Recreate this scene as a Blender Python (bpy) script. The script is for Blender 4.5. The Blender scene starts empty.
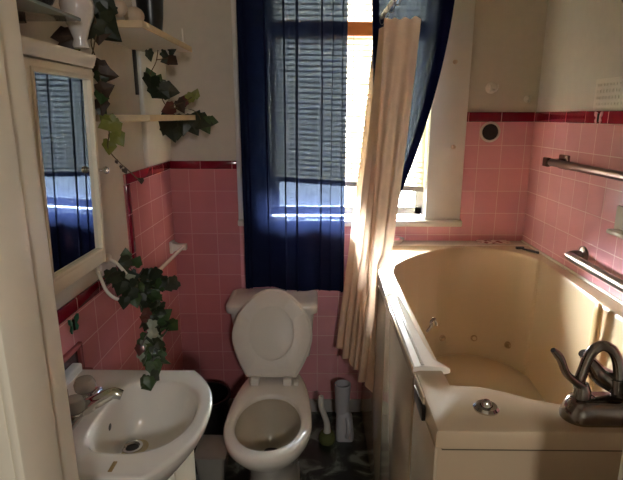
import bpy, bmesh, math, random
from mathutils import Vector, Matrix
PI = math.pi
C = bpy.context.scene.collection

# ------------------------------------------------------------------ camera
F = 500.0; CX, CY = 311.5, 240.0
TH = math.radians(13.96); YW = math.radians(0.745); H = 1.55
st, ct, sy, cy = math.sin(TH), math.cos(TH), math.sin(YW), math.cos(YW)
FW = Vector((-sy*ct, cy*ct, -st)); RT = Vector((cy, sy, 0)); UP = Vector((-sy*st, cy*st, ct))
def at(x, y, X=None, Y=None, Z=None):
    """world point on the sight line of a photo pixel, at a known X, Y or Z"""
    d = FW + RT*((x-CX)/F) + UP*((CY-y)/F)
    t = X/d.x if X is not None else Y/d.y if Y is not None else (Z-H)/d.z
    return Vector((0, 0, H)) + d*t
cam_d = bpy.data.cameras.new('camera'); cam = bpy.data.objects.new('camera', cam_d); C.objects.link(cam)
cam.location = (0, 0, H); cam.rotation_euler = (PI/2 - TH, 0, YW)
cam_d.sensor_width = 36; cam_d.lens = 36*F/623; cam_d.clip_start = .02
bpy.context.scene.camera = cam

# ------------------------------------------------------------------ materials
def lin(c):
    return tuple(((v/255)/12.92 if v/255 <= .04045 else ((v/255+.055)/1.055)**2.4) for v in c) + (1,)
def base_mat(name):
    m = bpy.data.materials.new(name); m.use_nodes = True
    nt = m.node_tree
    return m, nt, nt.nodes['Principled BSDF'], nt.nodes['Material Output']
def mat(name, col, rough=.5, metal=0, var=.06, scale=12, bump=0, spec=None, coat=0):
    m, nt, p, out = base_mat(name)
    n = nt.nodes.new('ShaderNodeTexNoise'); n.inputs['Scale'].default_value = scale; n.inputs['Detail'].default_value = 4
    g = nt.nodes.new('ShaderNodeNewGeometry'); nt.links.new(g.outputs['Position'], n.inputs['Vector'])
    mx = nt.nodes.new('ShaderNodeMix'); mx.data_type = 'RGBA'
    c = lin(col)
    mx.inputs['A'].default_value = tuple(v*(1-var) for v in c[:3])+(1,)
    mx.inputs['B'].default_value = tuple(min(1, v*(1+var)) for v in c[:3])+(1,)
    nt.links.new(n.outputs['Fac'], mx.inputs['Factor']); nt.links.new(mx.outputs['Result'], p.inputs['Base Color'])
    p.inputs['Roughness'].default_value = rough; p.inputs['Metallic'].default_value = metal
    if spec is not None: p.inputs['Specular IOR Level'].default_value = spec
    if coat: p.inputs['Coat Weight'].default_value = coat; p.inputs['Coat Roughness'].default_value = .08
    if bump:
        b = nt.nodes.new('ShaderNodeBump'); b.inputs['Strength'].default_value = bump; b.inputs['Distance'].default_value = .004
        nt.links.new(n.outputs['Fac'], b.inputs['Height']); nt.links.new(b.outputs['Normal'], p.inputs['Normal'])
    return m
def tile_mat(name, c1, c2, grout, axes, w, h, off=(0, 0), mortar=.0032, rough=.16, row_off=0):
    m, nt, p, out = base_mat(name)
    g = nt.nodes.new('ShaderNodeNewGeometry'); s = nt.nodes.new('ShaderNodeSeparateXYZ'); cb = nt.nodes.new('ShaderNodeCombineXYZ')
    nt.links.new(g.outputs['Position'], s.inputs[0])
    for i, a in enumerate(axes):
        ad = nt.nodes.new('ShaderNodeMath'); ad.operation = 'ADD'; ad.inputs[1].default_value = off[i]+20*(w, h)[i]
        nt.links.new(s.outputs[a], ad.inputs[0]); nt.links.new(ad.outputs[0], cb.inputs[i])
    b = nt.nodes.new('ShaderNodeTexBrick'); b.offset = row_off; b.squash = 1
    nt.links.new(cb.outputs[0], b.inputs['Vector'])
    b.inputs['Color1'].default_value = lin(c1); b.inputs['Color2'].default_value = lin(c2); b.inputs['Mortar'].default_value = lin(grout)
    b.inputs['Scale'].default_value = 1; b.inputs['Mortar Size'].default_value = mortar/2; b.inputs['Mortar Smooth'].default_value = .15
    b.inputs['Brick Width'].default_value = w; b.inputs['Row Height'].default_value = h
    n = nt.nodes.new('ShaderNodeTexNoise'); n.inputs['Scale'].default_value = 9; n.inputs['Detail'].default_value = 5
    nt.links.new(g.outputs['Position'], n.inputs['Vector'])
    mr = nt.nodes.new('ShaderNodeMapRange'); mr.inputs['To Min'].default_value = .88; mr.inputs['To Max'].default_value = 1.08
    nt.links.new(n.outputs['Fac'], mr.inputs['Value'])
    mx = nt.nodes.new('ShaderNodeMix'); mx.data_type = 'RGBA'; mx.blend_type = 'MULTIPLY'; mx.inputs['Factor'].default_value = 1
    nt.links.new(b.outputs['Color'], mx.inputs['A']); nt.links.new(mr.outputs[0], mx.inputs['B'])
    nt.links.new(mx.outputs['Result'], p.inputs['Base Color'])
    r = nt.nodes.new('ShaderNodeMapRange'); r.inputs['To Min'].default_value = rough; r.inputs['To Max'].default_value = .7
    nt.links.new(b.outputs['Fac'], r.inputs['Value']); nt.links.new(r.outputs[0], p.inputs['Roughness'])
    bp = nt.nodes.new('ShaderNodeBump'); bp.invert = True; bp.inputs['Strength'].default_value = .5; bp.inputs['Distance'].default_value = .0015
    nt.links.new(b.outputs['Fac'], bp.inputs['Height']); nt.links.new(bp.outputs['Normal'], p.inputs['Normal'])
    return m
def cloth_mat(name, col, transl, transp, t_col, weave=0):
    """woven cloth: diffuse + translucent, with open weave letting part of the light through"""
    m, nt, p, out = base_mat(name); nt.nodes.remove(p)
    d = nt.nodes.new('ShaderNodeBsdfDiffuse'); t = nt.nodes.new('ShaderNodeBsdfTranslucent'); tr = nt.nodes.new('ShaderNodeBsdfTransparent')
    n = nt.nodes.new('ShaderNodeTexNoise'); n.inputs['Scale'].default_value = 30
    g = nt.nodes.new('ShaderNodeNewGeometry'); nt.links.new(g.outputs['Position'], n.inputs['Vector'])
    mc = nt.nodes.new('ShaderNodeMix'); mc.data_type = 'RGBA'; c = lin(col)
    mc.inputs['A'].default_value = tuple(v*.9 for v in c[:3])+(1,); mc.inputs['B'].default_value = tuple(min(1, v*1.1) for v in c[:3])+(1,)
    nt.links.new(n.outputs['Fac'], mc.inputs['Factor'])
    nt.links.new(mc.outputs['Result'], d.inputs['Color']); nt.links.new(mc.outputs['Result'], t.inputs['Color'])
    tr.inputs['Color'].default_value = lin(t_col)
    m1 = nt.nodes.new('ShaderNodeMixShader'); m1.inputs[0].default_value = transl
    nt.links.new(d.outputs[0], m1.inputs[1]); nt.links.new(t.outputs[0], m1.inputs[2])
    m2 = nt.nodes.new('ShaderNodeMixShader'); m2.inputs[0].default_value = transp
    nt.links.new(m1.outputs[0], m2.inputs[1]); nt.links.new(tr.outputs[0], m2.inputs[2]); nt.links.new(m2.outputs[0], out.inputs[0])
    return m
def glass_mat(name, col, rough=0, body=0, body_col=(200, 200, 200)):
    """thin clear glass or plastic: see-through with a glossy reflection"""
    m, nt, p, out = base_mat(name)
    p.inputs['Base Color'].default_value = lin(body_col); p.inputs['Roughness'].default_value = max(rough, .05)
    tr = nt.nodes.new('ShaderNodeBsdfTransparent'); tr.inputs['Color'].default_value = lin(col)
    n = nt.nodes.new('ShaderNodeTexNoise'); n.inputs['Scale'].default_value = 5
    mr = nt.nodes.new('ShaderNodeMapRange'); mr.inputs['To Min'].default_value = body; mr.inputs['To Max'].default_value = body+.04
    nt.links.new(n.outputs['Fac'], mr.inputs['Value'])
    gl = nt.nodes.new('ShaderNodeBsdfGlossy'); gl.inputs['Roughness'].default_value = max(rough, .02)
    fr = nt.nodes.new('ShaderNodeFresnel'); fr.inputs['IOR'].default_value = 1.45
    m1 = nt.nodes.new('ShaderNodeMixShader'); m2 = nt.nodes.new('ShaderNodeMixShader')
    nt.links.new(fr.outputs[0], m1.inputs[0]); nt.links.new(tr.outputs[0], m1.inputs[1]); nt.links.new(gl.outputs[0], m1.inputs[2])
    nt.links.new(mr.outputs[0], m2.inputs[0]); nt.links.new(m1.outputs[0], m2.inputs[1]); nt.links.new(p.outputs[0], m2.inputs[2])
    nt.links.new(m2.outputs[0], out.inputs[0])
    return m
def marble_mat(name):
    m, nt, p, out = base_mat(name)
    g = nt.nodes.new('ShaderNodeNewGeometry'); n = nt.nodes.new('ShaderNodeTexNoise')
    n.inputs['Scale'].default_value = 7; n.inputs['Detail'].default_value = 6; n.inputs['Distortion'].default_value = 1.6
    nt.links.new(g.outputs['Position'], n.inputs['Vector'])
    r = nt.nodes.new('ShaderNodeValToRGB'); e = r.color_ramp.elements
    e[0].position = .44; e[0].color = lin((30, 34, 30)); e[1].position = .62; e[1].color = lin((120, 128, 118))
    x = e.new(.53); x.color = lin((62, 70, 60))
    nt.links.new(n.outputs['Fac'], r.inputs[0]); nt.links.new(r.outputs[0], p.inputs['Base Color'])
    p.inputs['Roughness'].default_value = .3
    return m

M = {}
M['plaster'] = mat('plaster', (204, 196, 182), .7, bump=.25, scale=25)
M['plaster_right'] = mat('plaster_pale', (214, 212, 204), .6, bump=.25, scale=25)
M['cream'] = mat('cream_paint', (228, 220, 200), .4, bump=.08)
M['white_paint'] = mat('white_paint', (222, 220, 212), .35)
M['shelf_paint'] = mat('shelf_paint', (226, 222, 214), .5)
M['raw_wood'] = mat('raw_wood', (214, 192, 154), .6, var=.15, scale=40)
M['ceiling'] = mat('ceiling_paint', (215, 208, 195), .8)
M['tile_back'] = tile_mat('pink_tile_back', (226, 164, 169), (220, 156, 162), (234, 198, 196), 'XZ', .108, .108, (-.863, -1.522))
M['tile_back_left_shaded'] = tile_mat('pink_tile_back_left_shaded', (198, 128, 131), (191, 121, 125), (204, 150, 148), 'XZ', .125, .106, (.71-.108+.02, -1.302))  # same pink tile, colour darkened for the shade on this part
M['tile_right_lit'] = tile_mat('pink_tile_right_lit', (235, 176, 185), (230, 169, 179), (241, 210, 210), 'YZ', .108, .108, (-2.40, -1.522))  # same pink tile, lightened to carry the light on the right wall
M['tile_left_shaded'] = tile_mat('pink_tile_left_shaded', (208, 136, 140), (202, 129, 134), (216, 166, 163), 'YZ', .152, .106, (-2.40, -1.302))  # pink tile again, the left wall's shade put into its colour
M['red_back'] = tile_mat('red_border_back', (128, 18, 38), (114, 12, 32), (200, 130, 130), 'XZ', .152, .3, (.563, 0), rough=.12)
M['red_back_right'] = tile_mat('red_border_back_right', (122, 10, 34), (112, 8, 28), (210, 150, 150), 'XZ', .152, .3, (-.85, 0), rough=.12)
M['red_right'] = tile_mat('red_border_right', (122, 10, 34), (112, 8, 28), (215, 160, 160), 'YZ', .152, .3, (-2.40, 0), rough=.12)
M['red_left'] = tile_mat('red_border_left', (128, 18, 38), (114, 12, 32), (190, 120, 120), 'YZ', .152, .3, (-1.83, 0), rough=.12)
M['red_left_v'] = tile_mat('red_border_upright', (128, 18, 38), (114, 12, 32), (190, 120, 120), 'YZ', .3, .152, (-1.6, -1.34), rough=.12)
M['base_tile'] = tile_mat('base_tile', (190, 186, 182), (180, 178, 172), (120, 115, 110), 'XZ', .152, .3)
M['floor'] = marble_mat('dark_marble_floor')
M['hall_floor'] = mat('hall_floor', (120, 92, 66), .5, var=.15)
M['porcelain'] = mat('porcelain', (226, 222, 213), .12, var=.02, coat=.3)
M['seat_white'] = mat('toilet_seat_white', (224, 220, 210), .42, var=.02)
M['bowl_stain'] = mat('stained_bowl', (192, 183, 164), .15, var=.15, scale=9)
M['dark_hole'] = mat('dark_hole', (20, 16, 12), .3)
M['tub'] = mat('biscuit_acrylic', (196, 175, 145), .3, var=.02)
M['deck'] = mat('white_deck', (238, 232, 220), .25, var=.02)
M['apron'] = mat('glossy_apron', (196, 178, 150), .16, var=.04, coat=.2)
M['chrome'] = mat('chrome', (205, 203, 200), .1, 1, var=.03)
M['dark_chrome'] = mat('dark_chrome', (150, 144, 138), .18, 1, var=.06)
M['bronze'] = mat('bronze', (112, 92, 88), .25, 1, var=.1)
M['brushed'] = mat('brushed_steel', (150, 138, 130), .36, 1, var=.06)
M['navy_sheer'] = cloth_mat('navy_sheer', (20, 27, 52),  .12, .024, (190, 212, 250))
M['navy_hem'] = cloth_mat('navy_hem', (16, 20, 52), .3, .02, (60, 70, 120))
M['shower_cloth'] = cloth_mat('peach_cloth', (240, 214, 188), .30, 0, (255, 255, 255))
M['blind'] = cloth_mat('blind_slat', (243, 234, 210), .10, 0, (255, 255, 255))
M['valance'] = cloth_mat('peach_valance', (226, 140, 80), .01, 0, (255, 255, 255))
M['rail_grey'] = mat('blind_rail', (150, 142, 130), .5)
M['pane'] = glass_mat('window_glass', (250, 252, 250))
M['mirror'] = mat('mirror_glass', (236, 240, 240), .015, 1, var=.005)
M['clear'] = glass_mat('clear_plastic', (238, 235, 228), .05, .32, (232, 228, 218))
M['teal_glass'] = glass_mat('teal_glass', (180, 198, 198), .1, .6, (190, 206, 204))
M['bowl_glass'] = glass_mat('bowl_glass', (215, 218, 215), .03, .15)
M['white_glass'] = mat('white_glass', (214, 208, 200), .1, coat=.5)
M['white_plastic'] = mat('white_plastic', (228, 224, 214), .3, var=.02)
M['grey_plastic'] = mat('grey_plastic', (188, 188, 192), .35, var=.03)
M['black'] = mat('black_glaze', (16, 15, 16), .3)
M['stone'] = mat('beige_shell', (204, 184, 160), .5, var=.2, scale=40)
M['olive'] = mat('olive_bristle', (92, 98, 52), .8, var=.2, scale=60)
M['tan'] = mat('tan_plastic', (196, 166, 124), .4)
M['soap'] = mat('pink_ceramic', (150, 84, 84), .15, coat=.3)
M['rust'] = mat('rust', (150, 124, 78), .6, var=.3, scale=120)
M['floral'] = None
M['stem'] = mat('vine_stem', (86, 70, 44), .6)
LEAF = [mat('leaf_dark', (34, 44, 26), .4, var=.25, scale=40), mat('leaf_green', (54, 76, 40), .4, var=.25, scale=40),
        mat('leaf_olive', (112, 116, 48), .45, var=.25, scale=40), mat('leaf_red', (84, 36, 28), .45, var=.25, scale=40),
        mat('leaf_pale', (136, 146, 128), .45, var=.25, scale=60), mat('leaf_brown', (60, 44, 30), .5, var=.2, scale=40)]
M['wing_green'] = mat('wing_green', (40, 120, 92), .4, var=.4, scale=90)
M['wing_dark'] = mat('wing_dark', (22, 24, 20), .4)
M['wing_pink'] = mat('wing_pink', (232, 164, 176), .4, var=.1, scale=90)
def floral():
    m, nt, p, out = base_mat('floral_print')
    v = nt.nodes.new('ShaderNodeTexVoronoi'); v.inputs['Scale'].default_value = 38
    g = nt.nodes.new('ShaderNodeNewGeometry'); nt.links.new(g.outputs['Position'], v.inputs['Vector'])
    r = nt.nodes.new('ShaderNodeValToRGB'); e = r.color_ramp.elements
    e[0].position = .25; e[0].color = lin((150, 40, 50)); e[1].position = .55; e[1].color = lin((236, 216, 206))
    nt.links.new(v.outputs['Distance'], r.inputs[0]); nt.links.new(r.outputs[0], p.inputs['Base Color'])
    p.inputs['Roughness'].default_value = .7
    return m
M['floral'] = floral()

# ------------------------------------------------------------------ builders
def bb(): return bmesh.new()
def box(bm, x0, x1, y0, y1, z0, z1, bev=0, seg=2, slot=0):
    r = bmesh.ops.create_cube(bm, size=1)
    for v in r['verts']:
        v.co = Vector(((x0+x1)/2+v.co.x*(x1-x0), (y0+y1)/2+v.co.y*(y1-y0), (z0+z1)/2+v.co.z*(z1-z0)))
    fs = list({f for v in r['verts'] for f in v.link_faces})
    for f in fs: f.material_index = slot
    if bev:
        es = list({e for f in fs for e in f.edges})
        bmesh.ops.bevel(bm, geom=es, offset=bev, segments=seg, profile=.5, affect='EDGES', clamp_overlap=True)
    return bm
def loft(bm, rings, closed=True, caps=(True, True), slot=0):
    vs = [[bm.verts.new(p) for p in r] for r in rings]
    for a, b in zip(vs, vs[1:]):
        n = len(a)
        for i in range(n if closed else n-1):
            j = (i+1) % n
            try: bm.faces.new((a[i], a[j], b[j], b[i])).material_index = slot
            except ValueError: pass
    if closed and caps[0]: bm.faces.new(list(reversed(vs[0]))).material_index = slot
    if closed and caps[1]: bm.faces.new(vs[-1]).material_index = slot
    return bm
def smooth_path(pts, n=8):
    pts = [Vector(p) for p in pts]
    if len(pts) < 3: return pts
    out = []
    for i in range(len(pts)-1):
        p0 = pts[max(i-1, 0)]; p1 = pts[i]; p2 = pts[i+1]; p3 = pts[min(i+2, len(pts)-1)]
        for k in range(n):
            t = k/n
            out.append(.5*((2*p1)+(p2-p0)*t+(2*p0-5*p1+4*p2-p3)*t*t+(3*p1-p0-3*p2+p3)*t**3))
    out.append(pts[-1]); return out
def tube(bm, pts, r, seg=12, slot=0, flat=1.0, ref=None):
    pts = [Vector(p) for p in pts]; n = len(pts)
    rr = r if isinstance(r, (list, tuple)) else [r]*n
    if len(rr) != n:
        full = []
        for i in range(n):
            q = i/(n-1)*(len(rr)-1); k = min(int(q), len(rr)-2); full.append(rr[k]*(1-(q-k))+rr[k+1]*(q-k))
        rr = full
    t0 = (pts[1]-pts[0]).normalized()
    u = Vector(ref) if ref else (Vector((0, 0, 1)) if abs(t0.z) < .9 else Vector((1, 0, 0)))
    rings = []
    for i, p in enumerate(pts):
        t = (pts[min(i+1, n-1)]-pts[max(i-1, 0)]).normalized()
        u = (u-t*u.dot(t)).normalized(); w = t.cross(u)
        rings.append([p+(u*math.cos(a)*flat+w*math.sin(a))*rr[i] for a in [2*PI*k/seg for k in range(seg)]])
    return loft(bm, rings, slot=slot)
def lathe(bm, prof, c, axis='Z', seg=24, slot=0, M4=None, caps=(True, True)):
    rings = []
    for r, h in prof:
        ring = []
        for k in range(seg):
            a = 2*PI*k/seg; p = Vector((max(r, 1e-4)*math.cos(a), max(r, 1e-4)*math.sin(a), h))
            if axis == 'X': p = Vector((p.z, p.x, p.y))
            if axis == 'Y': p = Vector((p.y, p.z, p.x))
            if M4: p = M4 @ p
            ring.append(p+Vector(c))
        rings.append(ring)
    return loft(bm, rings, slot=slot, caps=caps)
def worigin(o):
    v = Vector((0, 0, 0))
    while o: v += o.location; o = o.parent
    return v
def obj(name, bm, m, parent=None, smooth=True, angle=40, solid=0):
    """link a bmesh (world coordinates) as ONE mesh object"""
    bmesh.ops.recalc_face_normals(bm, faces=bm.faces[:])
    if parent: org = worigin(parent)
    else:
        xs = [v.co for v in bm.verts]
        org = Vector(((min(v.x for v in xs)+max(v.x for v in xs))/2, (min(v.y for v in xs)+max(v.y for v in xs))/2, min(v.z for v in xs)))
    for v in bm.verts: v.co -= org
    me = bpy.data.meshes.new(name); bm.to_mesh(me); bm.free()
    for q in (m if isinstance(m, list) else [m]): me.materials.append(q)
    if smooth:
        me.polygons.foreach_set('use_smooth', [True]*len(me.polygons)); me.set_sharp_from_angle(angle=math.radians(angle))
    o = bpy.data.objects.new(name, me); C.objects.link(o)
    if parent: o.parent = parent
    else: o.location = org
    if solid:
        s = o.modifiers.new('thickness', 'SOLIDIFY'); s.thickness = solid; s.offset = 0
    return o
def thing(name, label, cat, loc, group=None):
    o = bpy.data.objects.new(name, None); C.objects.link(o); o.location = loc; o.empty_display_size = .05
    o['label'] = label; o['category'] = cat
    if group: o['group'] = group
    return o
def tag(o, label, cat, group=None):
    o['label'] = label; o['category'] = cat
    if group: o['group'] = group
    return o
def struct(o, label=None, cat=None):
    o['kind'] = 'structure'
    if label: o['label'] = label
    if cat: o['category'] = cat
    return o
def bx(name, m, dims, parent=None, bev=0, seg=2, smooth=True):
    return obj(name, box(bb(), *dims, bev=bev, seg=seg), m, parent, smooth=smooth)
def polar(poly, c, a):
    d = Vector((math.cos(a), math.sin(a))); best = 0
    for i in range(len(poly)):
        p = Vector(poly[i])-c; q = Vector(poly[(i+1) % len(poly)])-c; e = q-p
        den = d.x*e.y-d.y*e.x
        if abs(den) < 1e-12: continue
        t = (p.x*e.y-p.y*e.x)/den; s = (p.x*d.y-p.y*d.x)/den
        if -1e-9 <= s <= 1+1e-9 and t > best: best = t
    return c+d*best

# ------------------------------------------------------------------ dimensions
XL, XR, YB = -.71, 1.005, 2.40
WX0, WX1, WZ0, WZ1 = -.24, .53, 1.06, 2.16     # window opening
CZ = 2.45

# ------------------------------------------------------------------ room shell
struct(bx('floor', M['floor'], (-1.2, 1.2, .52, 2.6, -.05, 0)), 'dark green marble look bathroom floor with pale veins', 'floor')
struct(bx('floor_hall', M['hall_floor'], (-1.2, 1.2, -1.6, .52, -.05, 0)), 'brown floor of the hall in front of the bathroom door', 'floor')
struct(bx('ceiling', M['ceiling'], (-1.2, 1.2, -1.6, 2.6, CZ, CZ+.05)), 'plain ceiling above the bathroom', 'ceiling')
wb = bb(); y0, y1 = YB+.008, YB+.12
for d in ((-1.2, WX0, y0, y1, 0, CZ), (WX1, 1.2, y0, y1, 0, CZ), (WX0, WX1, y0, y1, 0, WZ0), (WX0, WX1, y0, y1, WZ1, CZ)): box(wb, *d)
wall_back = struct(obj('wall_back', wb, M['plaster'], smooth=False), 'cream plaster back wall with the window in it', 'wall')
tb = bb(); box(tb, XL, -.386, YB, y0, .075, 1.302)
obj('tile_panel', tb, M['tile_back_left_shaded'], wall_back)
tb = bb(); box(tb, -.386, .69, YB, y0, .075, 1.03); box(tb, .69, XR, YB, y0, .075, 1.522)
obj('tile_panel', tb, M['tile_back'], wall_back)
obj('border_tile', box(bb(), XL, -.388, YB-.003, y0, 1.302, 1.341, bev=.004), M['red_back'], wall_back)
obj('border_tile', box(bb(), .69, XR, YB-.003, y0, 1.522, 1.567, bev=.004), M['red_back_right'], wall_back)
wall_left = struct(bx('wall_left', M['plaster'], (XL-.1, XL-.008, .6, YB+.1, 0, CZ), smooth=False), 'cream plaster left wall above pink tiles', 'wall')
tb = bb(); box(tb, XL-.008, XL, .6, 1.83, .075, .992); box(tb, XL-.008, XL, 1.83, YB, .075, 1.302)
obj('tile_panel', tb, M['tile_left_shaded'], wall_left)
obj('border_tile', box(bb(), XL-.008, XL+.003, .6, 1.83, .992, 1.032, bev=.004), M['red_left'], wall_left)
obj('border_tile', box(bb(), XL-.008, XL+.003, 1.83, 1.872, .992, 1.302, bev=.004), M['red_left_v'], wall_left)
obj('border_tile', box(bb(), XL-.008, XL+.003, 1.83, YB-.003, 1.302, 1.341, bev=.004), M['red_left'], wall_left)
wall_right = struct(bx('wall_right', M['plaster_right'], (XR+.008, XR+.1, .6, YB+.1, 0, CZ), smooth=False), 'pale plaster right wall above pink tiles', 'wall')
obj('tile_panel', box(bb(), XR, XR+.008, .6, YB, .075, 1.522), M['tile_right_lit'], wall_right)
obj('border_tile', box(bb(), XR-.003, XR+.008, .6, YB-.003, 1.522, 1.567, bev=.004), M['red_right'], wall_right)
struct(bx('baseboard_back', M['base_tile'], (XL, .232, YB-.009, YB+.004, 0, .075), bev=.003), 'pale grey tile base along the back wall', 'baseboard')
# front wall and doorway the picture is taken through
DX0, DX1 = -.338, .42
wf = bb()
for d in ((-1.2, DX0-.03, .48, .6, 0, CZ), (DX1+.03, 1.2, .48, .6, 0, CZ), (DX0-.03, DX1+.03, .48, .6, 2.08, CZ)): box(wf, *d)
struct(obj('wall_front', wf, M['plaster'], smooth=False), 'plaster wall around the open bathroom doorway', 'wall')
dr = bb(); box(dr, DX0-.03, DX0, .475, .605, 0, 2.08, bev=.003)
door = struct(obj('door_1', dr, M['cream']), 'cream painted door jamb at the left edge', 'door frame')
obj('jamb', box(bb(), DX1, DX1+.03, .475, .605, 0, 2.08, bev=.003), M['cream'], door)
obj('head_jamb', box(bb(), DX0, DX1, .475, .605, 2.05, 2.08, bev=.003), M['cream'], door)
obj('door_stop', box(bb(), DX0-.001, DX0+.011, .475, .548, 0, 2.05, bev=.004), M['cream'], door)
obj('casing', box(bb(), DX0-.10, DX0-.012, .605, .622, 0, 2.12, bev=.004), M['cream'], door)
obj('casing', box(bb(), DX1+.012, DX1+.10, .605, .622, 0, 2.12, bev=.004), M['cream'], door)
wh = bb(); box(wh, -1.2, 1.2, -1.6, -1.5, 0, CZ)
struct(obj('wall_hall', wh, M['plaster'], smooth=False), 'plain wall at the far side of the hall', 'wall')
struct(bx('wall_hall_left', M['plaster'], (-1.2, -1.1, -1.5, .48, 0, CZ), smooth=False), 'plain left wall of the hall', 'wall')
struct(bx('wall_hall_right', M['plaster'], (1.1, 1.2, -1.5, .48, 0, CZ), smooth=False), 'plain right wall of the hall', 'wall')

# ------------------------------------------------------------------ window
cs = bb(); yc = YB-.022
box(cs, -.386, WX0+.012, yc, YB+.01, 1.03, 2.24, bev=.004); box(cs, WX1-.012, .686, yc, YB+.01, 1.03, 2.24, bev=.004)
box(cs, WX0+.012, WX1-.012, yc, YB+.01, 2.14, 2.24, bev=.004)
win = struct(obj('window_1', cs, M['white_paint']), 'white cased window behind the navy curtains', 'window')
rv = bb()
box(rv, WX0, WX0+.012, YB, YB+.12, WZ0, WZ1); box(rv, WX1-.012, WX1, YB, YB+.12, WZ0, WZ1); box(rv, WX0, WX1, YB, YB+.12, WZ1-.012, WZ1)
obj('window_frame', rv, M['white_paint'], win)
sa = bb(); ys0, ys1 = YB+.06, YB+.09
box(sa, WX0+.012, WX0+.05, ys0, ys1, WZ0+.01, WZ1-.012, bev=.003); box(sa, WX1-.05, WX1-.012, ys0, ys1, WZ0+.01, WZ1-.012, bev=.003)
box(sa, WX0+.012, WX1-.012, ys0, ys1, WZ0+.01, WZ0+.05, bev=.003); box(sa, WX0+.012, WX1-.012, ys0, ys1, WZ1-.05, WZ1-.012, bev=.003)
box(sa, WX0+.05, WX1-.05, ys0, ys1, 1.905, 1.955, bev=.003)
obj('sash', sa, M['white_paint'], win)
obj('window_pane', box(bb(), WX0+.04, WX1-.04, YB+.074, YB+.077, WZ0+.03, WZ1-.03), M['pane'], win)
obj('window_sill', box(bb(), -.386, .692, YB-.05, YB+.12, 1.032, 1.062, bev=.006), M['white_paint'], win)

bl = thing('window_blind', 'cream slatted window blind lowered crookedly over the upper glass', 'blind', (.145, YB+.03, 2.13))
def bot(x): return 1.236-(x-.1)*.071
zt = 2.12; x0, x1 = WX0+.018, WX1-.018
sl = bb(); NS = 37
for i in range(NS):
    f = i/(NS-1); a = zt-f*(zt-bot(x0)-.012); b = zt-f*(zt-bot(x1)-.012)
    dy, dz = .0030, .0172
    ps = []
    for s in (-1, 0, 1):
        o = .0018*(1-abs(s))
        ps.append((Vector((x0, YB+.03+s*dy, a+s*dz+o)), Vector((x1, YB+.03+s*dy, b+s*dz+o))))
    v = [(sl.verts.new(p), sl.verts.new(q)) for p, q in ps]
    for k in (0, 1): sl.faces.new((v[k][0], v[k][1], v[k+1][1], v[k+1][0]))
obj('slats', sl, M['blind'], bl)
br = bb(); loft(br, [[(x, YB+.03+y, bot(x)+z) for y, z in ((-.012, -.016), (.012, -.016), (.012, .008), (-.012, .008))] for x in (x0, x1)])
obj('bottom_rail', br, M['rail_grey'], bl)
obj('head_rail', box(bb(), x0, x1, YB+.015, YB+.05, 2.115, 2.146, bev=.003), M['white_paint'], bl)
obj('valance', box(bb(), x0, x1, YB+.014, YB+.0165, 1.900, 1.958), M['valance'], bl)
cd = bb()
for x in (-.175, -.01, .16, .33, .46): tube(cd, [(x, YB+.019, 2.12), (x, YB+.019, bot(x))], .0012, 6)
obj('ladder_cord', cd, M['rail_grey'], bl)

# ------------------------------------------------------------------ navy curtains on their rod
rod = thing('curtain_rod', 'dark curtain rod over the window carrying the navy curtains', 'curtain rod', (.13, 2.28, 2.10))
obj('rod', tube(bb(), [(-.42, 2.28, 2.115), (.70, 2.28, 2.115)], .008, 14), M['black'], rod)
for x in (-.405, .69): obj('bracket', tube(bb(), [(x, 2.28, 2.115), (x, YB-.02, 2.115)], .006, 10), M['black'], rod)
def cloth(name, cols, zs, m, parent=None, solid=0):
    """cols[r] = list of (x, y) along the cloth on row r"""
    bm = bb(); rows = [[bm.verts.new((x, y, (z(x) if callable(z) else z))) for x, y in c] for c, z in zip(cols, zs)]
    for a, b in zip(rows, rows[1:]):
        for i in range(len(a)-1): bm.faces.new((a[i], a[i+1], b[i+1], b[i]))
    return obj(name, bm, m, parent, angle=80, solid=solid)
pleats = [(-.333, .008), (-.316, .010), (-.228, .007), (-.150, .011), (-.092, .015), (.012, .010), (.062, .005), (.108, .007)]
def curtain_row(f, t):
    x = -.345; out = []
    def wob(x): return 2.28+.010*math.sin(x*26+1.2+f)+.005*math.sin(x*61+2*f)
    lastx = x
    for px, w in pleats:
        n = max(2, int((px-lastx)/.010)); lastx = px; w = .36*w*(1-.25*f); px = px + .004*math.sin(3*f+px*40)
        for k in range(n): xx = x+(px+w-x)*k/n; out.append((xx, wob(xx)))
        out += [(px+w, wob(px)-.004), (px+w*1.04, wob(px)-.007), (px, wob(px)-.009), (px-w, wob(px)-.011), (px-w*1.04, wob(px)-.013), (px-w*.5, wob(px)-.015)]
        x = px-w*.3
    for k in range(6): xx = x+(.124-x)*k/5; out.append((xx, wob(xx)-.016*(1-k/5)))
    return out
NR = 22
fr = [i/(NR-1) for i in range(NR)]
def navy_z(f):
    def z(x):
        b = .748-.022*(x+.357)/.48+.006*math.sin(x*22)
        return 2.118+(b-2.118)*f
    return z
lc = cloth('window_curtain', [curtain_row(f, 0) for f in fr], [navy_z(f) for f in fr], M['navy_sheer'])
tag(lc, 'sheer navy curtain hanging straight over the left of the window', 'curtain', 'navy window curtains')
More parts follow.
